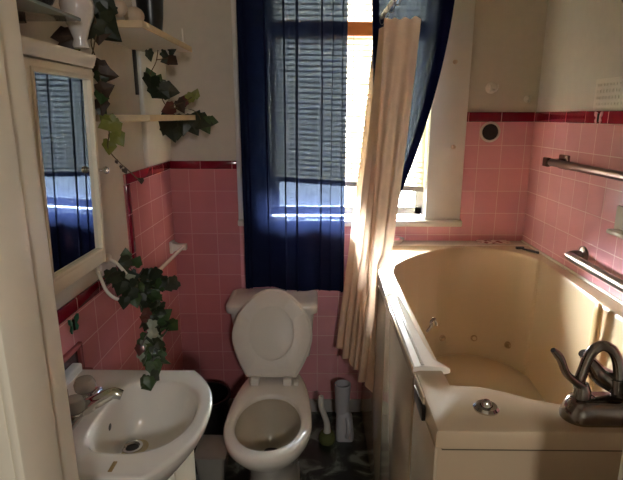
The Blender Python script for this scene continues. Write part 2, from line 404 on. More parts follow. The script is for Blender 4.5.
# right curtain pulled aside and tucked behind the shower curtain
def sw(f):
    z = 2.118+(1.02-2.118)*f
    xl = .222+(.270-.222)*min(1, f*1.0)**.9
    xr = .566-.265*f**1.7
    return z, xl, xr
cols = []; zs = []
for f in fr:
    z, xl, xr = sw(f); n = 44
    cols.append([(xl+(xr-xl)*k/n, 2.272+.012*math.sin(k*.55+f)*(.4+.6*(1-f))) for k in range(n+1)]); zs.append(z)
rc = bpy.data.objects.new('window_curtain', None); C.objects.link(rc); rc.location = (.40, 2.272, 1.02)
tag(rc, 'sheer navy curtain swept aside behind the peach shower curtain', 'curtain', 'navy window curtains')
cloth('panel', cols, zs, M['navy_sheer'], rc)
cols = []; zs = []
for f in fr:
    z, xl, xr = sw(f); w = .046*(1-.5*f)
    cols.append([(xr-w, 2.262), (xr+.002, 2.258), (xr+.004, 2.262), (xr+.002, 2.288)]); zs.append(z)
cloth('hem', cols, zs, M['navy_hem'], rc)
cols = []; zs = []
for f in fr:
    z, xl, xr = sw(f)
    cols.append([(xl-.003, 2.288), (xl-.004, 2.262), (xl, 2.258), (xl+.024, 2.260)]); zs.append(z)
cloth('hem', cols, zs, M['navy_hem'], rc)

# ------------------------------------------------------------------ shower rod and curtain
sr = thing('shower_rod', 'pale shower rod running from back wall above the tub edge', 'shower rod', (.266, 1.5, 1.93))
obj('rod', tube(bb(), [(.266, .605, 1.925), (.266, YB-.024, 1.955)], .0085, 14), M['white_plastic'], sr)
obj('flange', lathe(bb(), [(.024, 0), (.024, -.008), (.012, -.02), (.0085, -.022)], (.266, YB-.022, 1.955), 'Y'), M['white_plastic'], sr)
sc = thing('shower_curtain', 'peach shower curtain bunched at the window end of the tub', 'curtain', (.22, 2.0, .44))
NV, NU = 34, 150
def lerp(a, b, t): return a+(b-a)*t
def top_pt(s):
    if s < .62:
        u = s/.62; return Vector((.262, lerp(2.34, 1.83, u)))
    u = (s-.62)/.38
    return Vector((lerp(.222, .335, u), lerp(1.80, 1.765, u)))
def bot_pt(s):
    return Vector((lerp(.100, .220, s**.9), lerp(2.25, 1.86, s)))
bm = bb(); rows = []
for r in range(NV+1):
    t = r/NV; row = []
    for k in range(NU+1):
        s = k/NU; a = top_pt(s); b = bot_pt(s); e = t**1.15
        p = a.lerp(b, e)
        ph = s*2*PI*5.6+.6*math.sin(t*2)
        amp = .012+.005*math.sin(s*9+1)
        if s > .62: amp *= lerp(.35, 1, t)
        else: amp *= lerp(1.5, 1, t)
        tg = (top_pt(min(s+.01, 1)).lerp(bot_pt(min(s+.01, 1)), e)-top_pt(max(s-.01, 0)).lerp(bot_pt(max(s-.01, 0)), e))
        nrm = Vector((tg.y, -tg.x)).normalized() if tg.length > 1e-6 else Vector((1, 0))
        p = p+nrm*amp*math.sin(ph)
        ztop = lerp(1.905, 1.862, min(1, max(0, (s-.05)/.6))) - (.004*math.cos(s*2*PI*9))
        z = lerp(ztop, .445+.012*math.sin(s*23), t)
        if z < 1.0: p.x = min(p.x, .2325)
        row.append(bm.verts.new((p.x, p.y, z)))
    rows.append(row)
for a, b in zip(rows, rows[1:]):
    for i in range(NU): bm.faces.new((a[i], a[i+1], b[i+1], b[i]))
obj('curtain_cloth', bm, M['shower_cloth'], sc, angle=80)
for i in range(4):
    y = 1.84+i*.14; z = 1.925+.03*(y-.605)/1.77
    rg = bb(); tube(rg, smooth_path([(.266+.010*math.cos(a), y+.004*math.sin(a), z-.012+.021*math.sin(a)) for a in [2*PI*k/14 for k in range(15)]], 2), .0017, 8)
    obj('curtain_ring', rg, M['chrome'], sc)

# ------------------------------------------------------------------ medicine cabinet (leans out a little at the top)
mc = thing('medicine_cabinet', 'cream mirrored medicine cabinet hanging above the sink', 'cabinet', (XL+.005, 1.2, 1.155))
CX0, CXF, CY0, CY1, CZ0, CZ1 = XL+.005, -.597, 1.015, 1.350, 1.155, 1.672
obj('body', box(bb(), CX0, CXF-.018, CY0+.006, CY1-.004, CZ0+.006, CZ1, bev=.003), M['cream'], mc)
cr = bb(); prof = [(.0, 0), (.012, 0), (.014, .008), (.017, .012), (.021, .024), (.021, .032), (0, .032)]
loft(cr, [[(CXF-.012+dx, y, CZ1+dz) for dx, dz in prof] for y in (CY0-.014, CY1+.004)])
box(cr, CX0, CXF-.01, CY0-.014, CY1+.004, CZ1, CZ1+.032)
obj('crown', cr, M['cream'], mc)
dm = bb(); sw_ = .046
my0, my1, mz0, mz1 = CY0+.046, CY1-.022, CZ0+.040, CZ1-.026
for d in ((CY0, my0, CZ0, CZ1-.004), (my1, CY1, CZ0, CZ1-.004)): box(dm, CXF-.017, CXF, d[0], d[1], d[2], d[3], bev=.003)
for d in ((my0, my1, CZ0, mz0), (my0, my1, mz1, CZ1-.004)): box(dm, CXF-.017, CXF, d[0]-.002, d[1]+.002, d[2], d[3], bev=.003)
cdoor = obj('cabinet_door', dm, M['cream'], mc)
fr_ = bb()
for d in ((my0-.006, my0+.004, mz0-.006, mz1+.006), (my1-.004, my1+.006, mz0-.006, mz1+.006)): box(fr_, CXF-.008, CXF+.004, d[0], d[1], d[2], d[3], bev=.002)
for d in ((my0, my1, mz0-.006, mz0+.004), (my0, my1, mz1-.004, mz1+.006)): box(fr_, CXF-.008, CXF+.004, d[0], d[1], d[2], d[3], bev=.002)
obj('door_bead', fr_, M['cream'], cdoor)
obj('mirror', box(bb(), CXF-.012, CXF-.007, my0-.003, my1+.003, mz0-.003, mz1+.003), M['mirror'], cdoor, smooth=False)
obj('knob', lathe(bb(), [(.004, 0), (.004, .012), (.009, .016), (.0105, .021), (.008, .027), (.0, .029)], (CXF, CY1-.012, 1.412), 'X', 18), M['chrome'], cdoor)
mc.rotation_euler.y = math.radians(1.7)

# ------------------------------------------------------------------ shelves and what stands on them
def shelf(z, label):
    o = thing('wall_shelf', label, 'shelf', (XL-.005, 1.83, z), 'white wooden wall shelves')
    obj('board', box(bb(), XL-.007, -.511, 1.547, 2.118, z, z+.020, bev=.002), M['shelf_paint'], o)
    ed = bb(); box(ed, -.511, -.506, 1.547, 2.118, z, z+.020, bev=.001); box(ed, XL-.007, -.506, 1.541, 1.547, z, z+.020, bev=.001)
    obj('edge_band', ed, M['raw_wood'], o)
    return o
top_shelf = shelf(1.797, 'upper white wall shelf with a black pot on it')
shelf(1.533, 'lower white wall shelf with ivy spilling from its far end')
struct(obj('trim_1', box(bb(), XL-.012, XL+.012, 2.075, YB+.01, 1.342, CZ+.01, bev=.010, seg=4), mat('gloss_white', (226, 222, 214), .22)), 'white painted pipe chase in the corner behind the wall shelves', 'trim')
obj('standard', box(bb(), XL-.008, XL+.004, 2.035, 2.047, 1.63, 1.797, bev=.001), mat('standard_grey', (70, 64, 58), .4, .5), top_shelf)
gs = thing('glass_shelf', 'grey green glass shelf fixed above the medicine cabinet', 'shelf', (XL, 1.1, 1.765))
obj('glass_plate', box(bb(), XL-.007, -.565, .93, 1.275, 1.768, 1.776, bev=.002), M['teal_glass'], gs)
for y in (1.0, 1.25): obj('bracket', box(bb(), XL-.009, -.685, y-.005, y+.005, 1.760, 1.768, bev=.002), M['dark_chrome'], gs)
gb = bb(); lathe(gb, [(.0, 0), (.03, .002), (.05, .014), (.062, .036), (.066, .06), (.063, .06), (.058, .036), (.046, .017), (.027, .006), (.0, .005)], (-.635, 1.175, 1.776), seg=32)
tag(obj('glass_bowl', gb, M['bowl_glass']), 'clear glass bowl on the grey glass shelf', 'bowl')
vz = 1.716
vs = bb(); lathe(vs, [(.0, 0), (.018, 0), (.02, .006), (.016, .02), (.024, .045), (.036, .075), (.041, .10), (.036, .125), (.027, .14), (.03, .15), (.026, .15), (.023, .14), (.03, .125), (.034, .10), (.0, .03)], (-.600, 1.338, vz), seg=32)
tag(obj('vase', vs, M['white_glass']), 'small white vase on top of the medicine cabinet', 'vase')
for i, (px, r, lab) in enumerate(((118, .026, 'round beige ornament at the near end of the upper shelf'), (134, .029, 'round beige ornament beside the black pot on the upper shelf'))):
    c = at(px, 15, X=-.56); bm = bb()
    lathe(bm, [(r*.999*math.sin(PI*k/14), r*.92*(1-math.cos(PI*k/14))) for k in range(15)], (c.x, c.y, 1.817), seg=28)
    for v in bm.verts:
        a = math.atan2(v.co.y-c.y, v.co.x-c.x); k = 1+.05*math.sin(a*9)
        v.co.x = c.x+(v.co.x-c.x)*k; v.co.y = c.y+(v.co.y-c.y)*k
    tag(obj('ornament', bm, M['stone']), lab, 'ornament', 'beige shelf ornaments')
bp_ = bb(); lathe(bp_, [(.0, 0), (.030, 0), (.034, .01), (.042, .06), (.046, .12), (.048, .13), (.043, .13), (.038, .06), (.0, .02)], (-.575, 1.84, 1.817), seg=28)
tag(obj('pot', bp_, M['black']), 'black pot on the upper wall shelf', 'pot')
cn = bb(); lathe(cn, [(.0, 0), (.010, 0), (.012, .006), (.009, .013), (.004, .018), (.0035, .06), (.001, .066)], (-.535, 2.095, 1.817), seg=16)
tag(obj('candle', cn, M['white_plastic']), 'thin white candle at the far end of the upper shelf', 'candle')

# ------------------------------------------------------------------ ivy
OUT = [(0, 0), (.20, -.12), (.40, -.05), (.40, .16), (.50, .32), (.36, .50), (.22, .70), (0, .98), (-.22, .70), (-.36, .50), (-.50, .32), (-.40, .16), (-.40, -.05), (-.20, -.12)]
rnd = random.Random(4)
def leaf(bm, p, size, roll, slot, tilt=35, face=None):
    n = (face or (Vector((0, 0, H))-p)).normalized()
    e = Vector((rnd.uniform(-1, 1), rnd.uniform(-1, 1), rnd.uniform(-1, 1))).normalized()
    n = (n+e*math.tan(math.radians(tilt))*rnd.uniform(.2, 1)).normalized()
    u = Vector((0, 0, 1)).cross(n).normalized(); w = n.cross(u)
    a = math.radians(roll); d = u*math.cos(a)+w*math.sin(a); q = n.cross(d)      # d = leaf tip direction
    fold = rnd.uniform(.1, .35)
    vs = []
    for x, y in OUT:
        y2 = y-.4
        vs.append(bm.verts.new(p+(q*x+d*y2-n*(fold*abs(x)+.18*y2*y2))*size))
    c = bm.verts.new(p+(d*(-.05)+n*.03)*size)
    for i in range(len(vs)):
        bm.faces.new((vs[i], vs[(i+1) % len(vs)], c)).material_index = slot
def ivy(name, label, stems, leaves, auto=(), group='artificial ivy vines', r=.0018):
    base = Vector(stems[0][-1])
    o = thing(name, label, 'ivy', base, group)
    sb = bb()
    for s in stems: tube(sb, smooth_path(s, 6), r, 7)
    obj('stem', sb, M['stem'], o)
    lb = bb()
    for p, size, roll, slot in leaves: leaf(lb, Vector(p), size, roll, slot)
    for path, n, spread, size, slots in auto:
        pts = smooth_path(path, 10)
        for k in range(n):
            p = pts[rnd.randrange(len(pts))]+Vector((rnd.gauss(0, spread), rnd.gauss(0, spread), rnd.gauss(0, spread*.7)))
            leaf(lb, p, size*rnd.uniform(.7, 1.25), rnd.uniform(180, 360), rnd.choice(slots), 55)
    f = obj('foliage', lb, LEAF, o, smooth=False, solid=.0006)
    return o
def A(x, y, Y): return at(x, y, Y=Y)
# A: vine rising out of the vase on the cabinet and trailing past its right side
sA = [[Vector((-.60, 1.338, vz+.13)), A(88, 8, 1.37), A(96, 22, 1.40), A(91, 42, 1.42), A(97, 62, 1.43), A(101, 85, 1.43), A(101, 108, 1.44), A(109, 130, 1.45), A(108, 148, 1.47), A(118, 161, 1.55), A(128, 170, 1.62), A(140, 181, 1.68)],
      [A(96, 20, 1.40), A(84, 40, 1.40), A(79, 52, 1.40)], [A(97, 30, 1.41), A(92, 55, 1.41), A(88, 60, 1.40)]]
lA = [(A(97, 12, 1.42), .075, 300, 0), (A(106, 25, 1.43), .085, 310, 0), (A(92, 28, 1.40), .065, 240, 0), (A(108, 10, 1.43), .06, 20, 0), (A(99, 33, 1.42), .06, 270, 5),
      (A(86, 6, 1.36), .05, 120, 0), (A(70, 41, 1.385), .06, 200, 5), (A(62, 36, 1.375), .05, 190, 5), (A(78, 44, 1.39), .035, 250, 2), (A(112, 34, 1.45), .055, 320, 0), (A(103, 3, 1.43), .08, 60, 0),
      (A(103, 70, 1.43), .055, 330, 5), (A(108, 75, 1.43), .05, 350, 5), (A(101, 79, 1.43), .045, 270, 0), (A(105, 89, 1.43), .05, 20, 5), (A(102, 96, 1.43), .045, 250, 1), (A(101, 106, 1.44), .05, 280, 5), (A(103, 112, 1.44), .03, 300, 0),
      (A(108, 124, 1.44), .055, 200, 2), (A(115, 128, 1.45), .05, 290, 2), (A(118, 138, 1.46), .05, 300, 2), (A(109, 147, 1.47), .045, 260, 2), (A(104, 119, 1.44), .04, 120, 2),
      (A(117, 162, 1.55), .014, 290, 5), (A(125, 171, 1.6), .02, 290, 5), (A(121, 167, 1.58), .012, 250, 5), (A(141, 181, 1.68), .022, 270, 5)]
ivy('hanging_ivy', 'trailing ivy vine hanging from the white vase past the cabinet', sA, lA)
# B: vine on the lower shelf, climbing to the upper shelf and drooping past the shelf end
sB = [[A(158, 50, 2.02), A(156, 62, 2.02), A(150, 78, 2.02), A(160, 95, 2.04), A(168, 107, 2.05), A(182, 108, 2.08), A(196, 112, 2.14), A(200, 124, 2.15), A(180, 128, 2.13)],
      [A(156, 60, 2.02), A(168, 58, 2.02)], [A(168, 107, 2.05), A(184, 102, 2.06), A(192, 97, 2.06)]]
lB = [(A(149, 55, 2.00), .045, 280, 0), (A(165, 54, 2.02), .035, 330, 0), (A(172, 50, 2.02), .035, 20, 0), (A(172, 60, 2.02), .05, 320, 5), (A(166, 60, 2.02), .04, 200, 0),
      (A(150, 74, 2.02), .05, 110, 1), (A(151, 84, 2.01), .08, 250, 0), (A(159, 90, 2.02), .09, 320, 0), (A(169, 91, 2.03), .08, 350, 0), (A(158, 80, 2.02), .05, 60, 1), (A(162, 84, 2.03), .035, 40, 4),
      (A(169, 109, 2.05), .06, 200, 3), (A(180, 106, 2.06), .06, 300, 5), (A(184, 100, 2.07), .05, 60, 3), (A(192, 97, 2.07), .05, 30, 2), (A(196, 94, 2.07), .04, 70, 2),
      (A(166, 124, 2.10), .09, 250, 0), (A(172, 129, 2.11), .1, 280, 0), (A(183, 124, 2.13), .09, 270, 0), (A(192, 126, 2.14), .085, 300, 0), (A(202, 121, 2.15), .09, 340, 0), (A(205, 126, 2.15), .07, 300, 1), (A(212, 121, 2.16), .05, 350, 1), (A(178, 134, 2.12), .05, 260, 0), (A(196, 118, 2.14), .07, 60, 0), (A(170, 119, 2.10), .06, 140, 0)]
ivy('hanging_ivy', 'dark ivy vine draped over the end of the lower shelf', sB, lB)
# towel bar with the hanging vine
tbr = thing('towel_bar', 'white ceramic towel bar on the pink tiles of the left wall', 'towel bar', (XL, 2.06, .95))
zb = .935
for y in (2.33, 1.78):
    pb = bb(); box(pb, XL-.001, XL+.014, y-.028, y+.028, zb-.03, zb+.03, bev=.006)
    loft(pb, [[(x, y+w*a, zb+w*b) for a, b in ((-1, -1), (1, -1), (1, 1), (-1, 1))] for x, w in ((XL+.012, .022), (XL+.035, .014), (XL+.075, .014))])
    obj('post', pb, M['porcelain'], tbr)
obj('bar', tube(bb(), [(XL+.060, 1.78, zb), (XL+.060, 2.33, zb)], .0085, 14), M['porcelain'], tbr)
lp = thing('towel_loop', 'white towel loop sticking out of the left wall behind the ivy', 'towel holder', (XL, 1.5, .99))
pts = [at(96, 268, X=XL-.004), at(101, 279, X=-.69), at(106, 290, X=-.675), at(113, 297, X=-.65), at(122, 300, X=-.625), at(131, 297, X=-.615), at(133, 288, X=-.615), at(129, 278, X=-.63), at(122, 269, X=-.655), at(115, 262, X=-.682), at(106, 258, X=XL-.004)]
obj('loop', tube(bb(), smooth_path(pts, 6), .0055, 12), M['white_plastic'], lp)
for p in (pts[0], pts[-1]): obj('wall_plate', lathe(bb(), [(.016, 0), (.016, .008), (.010, .014)], (XL-.002, p.y, p.z), 'X', 18), M['white_plastic'], lp)
P = [at(127, 262, X=-.66), at(133, 272, X=-.64), at(142, 284, X=-.62), at(150, 300, X=-.59), at(154, 318, X=-.555), at(156, 338, X=-.525), at(154, 358, X=-.485), at(151, 374, X=-.460)]
P2 = [at(118, 282, X=-.64), at(132, 278, X=-.64), at(150, 280, X=-.60), at(163, 284, X=-.58)]
lD = [(at(126, 254, X=-.67), .04, 90, 1), (at(124, 262, X=-.66), .05, 200, 0), (at(137, 262, X=-.65), .045, 60, 1), (at(166, 283, X=-.57), .05, 350, 0), (at(172, 325, X=-.50), .055, 330, 1), (at(165, 315, X=-.52), .055, 30, 1), (at(146, 313, X=-.56), .035, 200, 3), (at(140, 350, X=-.52), .035, 230, 3), (at(150, 382, X=-.45), .035, 265, 1),
      (at(128, 295, X=-.60), .06, 240, 0), (at(133, 288, X=-.60), .055, 300, 0), (at(124, 303, X=-.60), .04, 260, 0), (at(135, 300, X=-.59), .05, 280, 1), (at(113, 277, X=-.62), .05, 200, 0), (at(120, 288, X=-.62), .05, 250, 0), (at(153, 335, X=-.52), .04, 270, 4), (at(158, 342, X=-.51), .045, 300, 4), (at(152, 325, X=-.53), .035, 250, 4), (at(130, 278, X=-.62), .035, 20, 4), (at(144, 318, X=-.55), .03, 150, 3), (at(136, 300, X=-.6), .03, 150, 3)]
ivy('hanging_ivy', 'long green and red ivy vine hanging from the towel bar to the sink', [P, P2, [P[3], at(168, 320, X=-.52)], [P[4], at(142, 345, X=-.52)]], lD,
    auto=[(P2, 34, .017, .052, (0, 0, 0, 1)), (P[2:5], 26, .016, .048, (0, 0, 1, 1)), (P[4:7], 34, .014, .046, (0, 0, 1, 1, 4)), (P[6:], 14, .011, .042, (0, 0, 1))])

# ------------------------------------------------------------------ left wall bits
def butterfly(c, ax, size, m, label):
    """small wall sticker: two wing pairs and a body; ax = +1 faces +X, -1 faces -X"""
    o = thing('butterfly_sticker', label, 'sticker', c)
    wing = [(0, .05), (.25, .42), (.5, .5), (.48, .2), (.3, .02), (.42, -.2), (.3, -.42), (.08, -.25), (0, -.08)]
    for s in (-1, 1):
        bm = bb(); lo = [(c[0], c[1]+s*a*size, c[2]+b*size) for a, b in wing]; hi = [(c[0]+ax*(.001+.25*a*size), c[1]+s*a*size, c[2]+b*size) for a, b in wing]
        loft(bm, [lo, hi]); obj('wing', bm, m, o, smooth=False)
    obj('body', tube(bb(), [(c[0]+ax*.003, c[1], c[2]-.3*size), (c[0]+ax*.003, c[1], c[2]+.35*size)], .004, 8), M['wing_dark'], o)
c = at(73, 325, X=XL); butterfly((XL, c.y, c.z), 1, .052, M['wing_green'], 'green and black butterfly sticker on pink tile above the sink')
sdz = at(73, 362, X=XL)
sd = thing('soap_dish', 'dark pink ceramic soap dish set in the tiles above the sink', 'soap dish', (XL, sdz.y-.03, sdz.z-.04))
y0_, y1_, z0_, z1_ = sdz.y-.13, sdz.y+.045, sdz.z-.045, sdz.z+.045
rm = bb()
for d in ((y0_, y0_+.018, z0_, z1_), (y1_-.018, y1_, z0_, z1_), (y0_, y1_, z1_-.016, z1_), (y0_, y1_, z0_, z0_+.014)): box(rm, XL-.002, XL+.012, *d, bev=.004)
obj('rim', rm, M['soap'], sd)
obj('recess', box(bb(), XL, XL+.002, y0_+.01, y1_-.01, z0_+.01, z1_-.01), mat('soap_recess', (70, 46, 50), .2), sd)
obj('tray', box(bb(), XL, XL+.042, y0_+.01, y1_-.01, z0_-.004, z0_+.012, bev=.006), M['soap'], sd)

# ------------------------------------------------------------------ vanity and sink
vn = thing('vanity_cabinet', 'cream vanity cabinet under the sink', 'cabinet', (-.54, 1.08, 0))
cb_ = bb()
for d in ((XL+.002, -.372, .885, .901, 0, .742), (XL+.002, -.372, 1.256, 1.272, 0, .742), (XL+.002, XL+.014, .9, 1.257, 0, .742), (XL+.002, -.372, .9, 1.257, .06, .076), (-.388, -.372, .9, 1.257, 0, .06)): box(cb_, *d, bev=.002)
obj('carcass', cb_, M['cream'], vn)
for a, b in ((.893, 1.075), (1.082, 1.264)): 
    d_ = obj('cabinet_door', box(bb(), -.372, -.358, a, b, .06, .725, bev=.004), M['cream'], vn)
    obj('knob', lathe(bb(), [(.005, 0), (.005, .01), (.012, .018), (.0, .026)], (-.358, (1.06 if a < 1 else 1.098), .62), 'X', 14), M['chrome'], d_)
sk = thing('sink', 'white porcelain basin on the cream vanity', 'sink', (-.54, 1.085, .74))
outl = [(XL+.002, .862), (-.352, .862)]
for k in range(1, 24):
    a = -1+2*k/24; outl.append((-.352+.088*(1-abs(a)**2.3), 1.086+.224*a))
outl += [(-.352, 1.310), (XL+.002, 1.310)]
cS = Vector((-.425, 1.09))
angs = sorted([2*PI*k/112-PI for k in range(112)] + [math.atan2(y-cS.y, x-cS.x) for x, y in ((XL+.002, .862), (-.352, .862), (-.352, 1.31), (XL+.002, 1.31))])
def basin(a, k=1.0):
    c_, s_ = math.cos(a), math.sin(a); ex = .125 if c_ > 0 else .108; ey = .150
    p = 2.2 if c_ > 0 else 3.6
    r = 1/((abs(c_)/ex)**p+(abs(s_)/ey)**p)**(1/p)
    return Vector((c_*r*k, s_*r*k))
def inset(poly, c, a, d):
    p = polar(poly, c, a); v = p-c; return c+v*(1-d/v.length)
ZS = .838; rings = []
dr_ = Vector((-.075, .060))
rings.append([(*inset(outl, cS, a, .13), ZS-.165) for a in angs])
rings.append([(*inset(outl, cS, a, .05), ZS-.085) for a in angs])
for d, z in ((.010, -.035), (.002, -.012), (.002, -.005), (.006, -.001), (.012, 0)): rings.append([(*inset(outl, cS, a, d), ZS+z) for a in angs])
for k, z in ((1.06, 0), (1.02, -.001), (.99, -.006), (.95, -.022), (.88, -.06), (.78, -.095), (.6, -.120), (.38, -.132), (.15, -.137)):
    t = max(0, (1-k))**1.2
    rings.append([(*(cS+basin(a, k)+dr_*t), ZS+z) for a in angs])
obj('basin', loft(bb(), rings), M['porcelain'], sk, angle=50)
dp = cS+dr_*.82
obj('drain', lathe(bb(), [(.027, -.002), (.027, .003), (.020, .003), (.017, -.006), (.0, -.007)], (dp.x, dp.y, ZS-.1345), seg=24), M['chrome'], sk)
obj('drain_hole', lathe(bb(), [(.017, 0), (.0, .001)], (dp.x, dp.y, ZS-.1365), seg=20), M['dark_hole'], sk)
obj('overflow', lathe(bb(), [(.009, 0), (.0, .001)], at(110, 427, X=-.517), 'X', 16), M['dark_hole'], sk)
obj('stain_ring', lathe(bb(), [(.042, 0), (.027, .0005)], (dp.x, dp.y, ZS-.1345), seg=24, caps=(False, False)), mat('pale_rust_stain', (206, 190, 152), .2), sk)
rs = at(113, 466, Z=ZS)
obj('rust_mark', box(bb(), rs.x-.0045, rs.x+.0045, rs.y-.018, rs.y+.014, ZS-.002, ZS+.0012, bev=.001), M['rust'], sk)
fc = thing('sink_faucet', 'chrome faucet with two clear knobs at the back of the sink', 'faucet', (-.60, 1.10, ZS))
obj('base', box(bb(), -.622, -.564, .985, 1.185, ZS, ZS+.020, bev=.010, seg=3), M['chrome'], fc)
obj('body', box(bb(), -.612, -.560, 1.045, 1.108, ZS+.015, ZS+.042, bev=.012, seg=3), M['chrome'], fc)
obj('spout', tube(bb(), smooth_path([(-.602, 1.075, ZS+.016), (-.565, 1.072, ZS+.026), (-.53, 1.073, ZS+.044), (-.495, 1.078, ZS+.060), (-.474, 1.081, ZS+.054)], 6), [.020, .020, .017, .014, .012], 16), M['chrome'], fc)
obj('pop_up_rod', tube(bb(), [(-.613, 1.09, ZS+.015), (-.613, 1.09, ZS+.062)], .003, 8), M['chrome'], fc)
for y, x in ((1.050, -.578), (1.142, -.594)):
    lathe_b = lathe(bb(), [(.012, 0), (.012, .006), (.02, .010)], (x, y, ZS+.018), seg=16); obj('knob_base', lathe_b, M['chrome'], fc)
    kb = bb(); lathe(kb, [(.014, 0), (.025, .006), (.027, .022), (.021, .034), (.0, .037)], (x, y, ZS+.028), seg=16)
    obj('knob', kb, M['clear'], fc)
obj('back_ledge', box(bb(), XL+.002, XL+.032, .866, 1.306, ZS-.004, ZS+.022, bev=.006, seg=3), M['porcelain'], sk)

# ------------------------------------------------------------------ toilet
TX = -.188
to = thing('toilet', 'white toilet with seat and lid raised below the window', 'toilet', (TX, 1.85, 0))
def egg(hw, yf, yb, ym, z, n=64, pb=2.6):
    out = []
    for k in range(n):
        a = 2*PI*k/n; c_, s_ = math.cos(a), math.sin(a)
        if s_ < 0: x = hw*abs(c_)**.94*(1 if c_ > 0 else -1); y = ym+(ym-yf)*s_
        else:
            x = hw*abs(c_)**(2/pb)*(1 if c_ > 0 else -1); y = ym+(yb-ym)*abs(s_)**(2/pb)
        out.append((TX+x, y, z))
    return out
R = [egg(.112, 1.62, 2.14, 1.85, 0), egg(.104, 1.63, 2.14, 1.85, .03), egg(.096, 1.64, 2.14, 1.85, .14), egg(.114, 1.60, 2.14, 1.80, .24), egg(.148, 1.51, 2.14, 1.72, .33, pb=2.2),
     egg(.163, 1.470, 2.15, 1.685, .375, pb=2.1), egg(.167, 1.462, 2.155, 1.68, .40, pb=2.1), egg(.165, 1.465, 2.153, 1.68, .413, pb=2.1), egg(.159, 1.472, 2.145, 1.68, .42, pb=2.1),
     egg(.132, 1.504, 1.875, 1.68, .42, pb=2.1), egg(.126, 1.511, 1.869, 1.68, .416, pb=2.1), egg(.124, 1.514, 1.867, 1.68, .40, pb=2.1)]
obj('bowl', loft(bb(), R, caps=(True, False)), M['porcelain'], to, angle=50)
R = [egg(.124, 1.514, 1.867, 1.68, .402, pb=2.1), egg(.130, 1.508, 1.873, 1.68, .385, pb=2.1), egg(.120, 1.525, 1.868, 1.69, .33, pb=2.1), egg(.09, 1.58, 1.85, 1.72, .26, pb=2.1), egg(.055, 1.66, 1.83, 1.76, .215, pb=2.1), egg(.03, 1.72, 1.81, 1.765, .205, pb=2.1)]
obj('bowl_inside', loft(bb(), R, caps=(False, True)), M['bowl_stain'], to, angle=60)
obj('drain_hole', loft(bb(), [egg(.034, 1.735, 1.81, 1.772, .2085), egg(.03, 1.74, 1.805, 1.772, .2095)]), M['dark_hole'], to)
tk = bb()
def rrect(x0, x1, y0, y1, z, r=.03, n=6):
    out = []
    for cx_, cy_, a0 in ((x1-r, y0+r, -PI/2), (x1-r, y1-r, 0), (x0+r, y1-r, PI/2), (x0+r, y0+r, PI)):
        for k in range(n+1): a = a0+PI/2*k/n; out.append((cx_+r*math.cos(a), cy_+r*math.sin(a), z))
    return out
loft(tk, [rrect(TX-.19, TX+.15, 2.20, 2.385, .42), rrect(TX-.195, TX+.155, 2.19, 2.385, .46), rrect(TX-.225, TX+.172, 2.175, 2.388, .660)])
obj('tank', tk, M['porcelain'], to)
tl = bb(); loft(tl, [rrect(TX-.238, TX+.186, 2.160, 2.388, .659), rrect(TX-.240, TX+.188, 2.156, 2.388, .670), rrect(TX-.240, TX+.188, 2.156, 2.388, .691), rrect(TX-.236, TX+.184, 2.162, 2.386, .701), rrect(TX-.22, TX+.17, 2.178, 2.38, .707)])
obj('tank_lid', tl, M['porcelain'], to, angle=50)
ang = math.radians(23.5)
hy, hz = 1.965, .440
def flap(u, v, w):          # u across, v up the flap, w towards the room
    return Vector((TX-.012+u, hy+v*math.sin(ang)-w*math.cos(ang), hz+v*math.cos(ang)+w*math.sin(ang)))
def oval(hw, v0, v1, n=64, sq=2.0, vm=None):
    vm = vm if vm is not None else (v0+v1)/2; o = []
    for k in range(n):
        a = 2*PI*k/n; c_, s_ = math.cos(a), math.sin(a)
        p = sq if s_ < 0 else 2.0
        o.append((hw*abs(c_)**(2/p)*(1 if c_ > 0 else -1), vm+((v1-vm) if s_ > 0 else (vm-v0))*abs(s_)**(2/p)*(1 if s_ > 0 else -1)))
    return o
def lidshape(hw, v0, v1, n=72, d=0):
    o = []
    prof = [(0, .62), (.06, .69), (.15, .80), (.28, .92), (.42, 1.0), (.55, .985), (.68, .90), (.80, .74), (.90, .53), (.96, .34), (.99, .17), (1, 0)]
    m = n//2
    for k in range(m+1):
        q = k/m*(len(prof)-1); i_ = min(int(q), len(prof)-2); f_ = q-i_
        p0, p1, p2, p3 = prof[max(i_-1, 0)], prof[i_], prof[i_+1], prof[min(i_+2, len(prof)-1)]
        cr_ = lambda a_, b_, c_, d_: .5*(2*b_+(c_-a_)*f_+(2*a_-5*b_+4*c_-d_)*f_*f_+(3*b_-a_-3*c_+d_)*f_**3)
        o.append((max(0, cr_(p0[1], p1[1], p2[1], p3[1]))*(hw-d), v0+d+(v1-v0-2*d)*cr_(p0[0], p1[0], p2[0], p3[0])))
    return o+[(-u, v) for u, v in reversed(o[:-1])]
def resamp(o, c, n=72):
    return [tuple(polar(o, Vector(c), 2*PI*k/n-PI/2)) for k in range(n)]
cc = (0, .19)
o0 = resamp(lidshape(.172, .014, .382), cc); o1 = resamp(lidshape(.172, .014, .382, d=.007), cc)
i0 = resamp(oval(.103, .072, .318, vm=.195), cc); i1 = resamp(oval(.097, .078, .312, vm=.195), cc)
sb = bb(); loft(sb, [[flap(u, v, w) for u, v in o] for o, w in ((i0, .020), (o0, .018), (o0, .034), (o1, .042), (i1, .042), (i0, .037), (i0, .020))], caps=(False, False))
seat = obj('seat', sb, M['seat_white'], to, angle=50)
lo = resamp(lidshape(.177, .006, .390), cc); lo2 = resamp(lidshape(.177, .006, .390, d=.006), cc)
lb = bb(); loft(lb, [[flap(u, v, w) for u, v in o] for o, w in ((lo2, -.012), (lo, -.006), (lo, .003), (lo2, .007))])
obj('lid', lb, M['seat_white'], to, angle=50)
